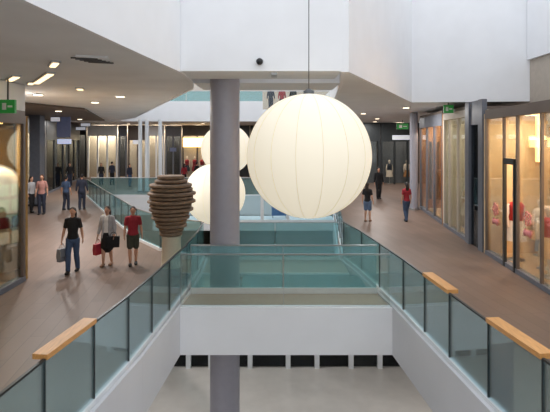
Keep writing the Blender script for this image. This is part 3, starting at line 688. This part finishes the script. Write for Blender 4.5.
    if faced:
        for s in (-1,1):
            mb = MB(); mb.ball(Pp(s*.03,-.094,1.612), (.011*k,.008*k,.007*k), 8, 6); o = mb.build('eye', 'eye', objs[0]); objs.append(o)
            for v in o.data.vertices: v.co = v.co+Vector(t.location)
        mb = MB(); mb.ball(Pp(0,-.092,1.552), (.022*k,.008*k,.007*k), 8, 6); o = mb.build('mouth', 'lip', objs[0]); objs.append(o)
        for v in o.data.vertices: v.co = v.co+Vector(t.location)
    t.rotation_euler = (0,0,rz)
    R = Matrix.Rotation(rz,3,'Z')
    return t, {s: Vector(loc)+R@Vector(Pp(*arm[s][2])) for s in (-1,1)}
def carrier_bag(label, hand, m, w=.3, h=.36, d=.12, rz=0, drop=.22, name='shopping_bag'):
    x, y, z = hand; z -= .1; zt = z-drop*.6
    t = thing(name, label, 'bag', (x, y, zt-h)); R = Matrix.Rotation(rz,3,'Z')
    vs = [(-w*.46,-d*.5,0),(w*.46,-d*.5,0),(w*.46,d*.5,0),(-w*.46,d*.5,0),(-w*.5,-d*.42,h),(w*.5,-d*.42,h),(w*.5,d*.42,h),(-w*.5,d*.42,h),(-w*.48,-d*.62,h*.4),(w*.48,-d*.62,h*.4),(w*.48,d*.62,h*.4),(-w*.48,d*.62,h*.4)]
    vs = [R@Vector(v)+Vector((x,y,zt-h)) for v in vs]
    MB().add(vs, [(3,2,1,0)]+[(i,(i+1)%4,8+(i+1)%4,8+i) for i in range(4)]+[(8+i,8+(i+1)%4,4+(i+1)%4,4+i) for i in range(4)]+[(4,5,6,7)]).build('bag_body', m, t); bb = t.children[0]
    for s in (-1,1):
        pts = [R@Vector((math.cos(a)*w*.25, s*d*.3*(1-math.sin(a)*.8), math.sin(a)*drop*.62))+Vector((x,y,zt-.005)) for a in [math.pi*j/8 for j in range(9)]]
        MB().loft([(*p,.006) for p in pts], 5).build('handle', m, bb)
p, hnd = person('person in black top and blue jeans walking with a carrier bag', (-5.36,12.73,0), .12, 1.70, 'blackc', 'jeans', sleeve=.35, hair='hair', stride=.15, arms=((.06,.03),(.05,-.05)))
carrier_bag('grey carrier bag held by the person in black top', hnd[-1], 'greybag', w=.26, h=.34, rz=1.2)
p, hnd = person('person in grey cardigan and black skirt carrying two bags', (-4.68,13.4,0), -.05, 1.64, 'whitec', 'blackc', sleeve=.9, hair='hair', stride=.10, skirt=True, jacket='greycloth', arms=((.06,.02),(.06,.1)), shoe='shoel')
carrier_bag('red carrier bag held by the person in grey cardigan', hnd[-1], 'redbag', w=.26, h=.3, rz=1.1)
carrier_bag('large black handbag at the side of the person in grey cardigan', (hnd[1].x-.02, hnd[1].y-.02, hnd[1].z+.2), 'blackc', w=.34, h=.3, rz=.3, drop=.2, name='handbag')
person('person in maroon top and dark olive shorts', (-3.98,13.45,0), .3, 1.62, 'maroon', 'dkgreen', legs='short', sleeve=.35, hair='hair', long_hair=False, stride=.08, arms=((.02,.08),(.03,.1)), female=False)
V = .015
person('person in dusty pink top standing by the lit left window', (-10.98,22.6,0), .2, 1.85, 'pinkc', 'navy', sleeve=.4, hair='hairb', stride=.05, vox=V)
person('person in denim blue top, left of the pair by the far left balustrade', (-10.45,24,0), 2.9, 1.68, 'jeans', 'navy', sleeve=.4, stride=.08, vox=V, female=False, long_hair=False, hair='hairk')
person('person in all navy, right of the pair by the far left balustrade', (-9.7,24.1,0), 3.3, 1.78, 'navy', 'navy', sleeve=.9, stride=.08, vox=V, female=False, long_hair=False, hair='hairk')
person('person in grey top before the black shop front', (-11.78,23.2,0), 1.2, 1.72, 'greycloth', 'blackc', sleeve=.9, stride=.08, vox=V, hair='hairk')
person('person in black top and denim shorts beside the big lantern', (3.97,20.6,0), 2.6, 1.66, 'blackc', 'jeansl', legs='short', sleeve=.35, stride=.06, vox=V, shoe='shoel')
person('person in maroon top and jeans near the slim column', (5.67,20.7,0), 3.4, 1.66, 'maroon', 'jeans', sleeve=.35, stride=.14, vox=V, hair='hairk')
person('person in black coat deep on the right walkway', (6.15,28.5,0), .2, 1.85, 'blackc', 'blackc', sleeve=.9, stride=.05, vox=V, hair='hairk', jacket='blackc', female=False, long_hair=False)
for i, (x, y, tp, bt, lb_) in enumerate(((-13.4,37,'blackc','navy','dark clothed person in front of the bright beige shop'),(-12.7,37.4,'navy','blackc','dark clothed person just right of the bright beige shop'),(-10.9,36,'navy','jeans','dark clothed person before the orange far shop'),(-15.6,36.5,'blackc','navy','dark clothed person at the far left corner'),(-7.0,37,'maroon','blackc','person in maroon before the far gold shop'),(-6.1,37.5,'blackc','navy','person in black before the far gold shop'))):
    person(lb_, (x,y,0), [.3,2.8,1,.2,3,2.5][i], [1.72,1.8,1.7,1.75,1.66,1.74][i], tp, bt, sleeve=.9, stride=.06, vox=.018, hair='hairk', faced=False, female=i % 2 == 0, long_hair=i % 2 == 0)
for i, (x, tp) in enumerate(((-.3,'navy'),(.5,'maroon'),(1.3,'blackc'))):
    person(['person in navy on the far upper bridge','person in maroon on the far upper bridge','person in black on the far upper bridge'][i], (x,34.2,5.5), .1*i, 1.75, tp, 'navy', sleeve=.9, stride=.04, vox=.018, hair='hairk', faced=False, female=False, long_hair=False)
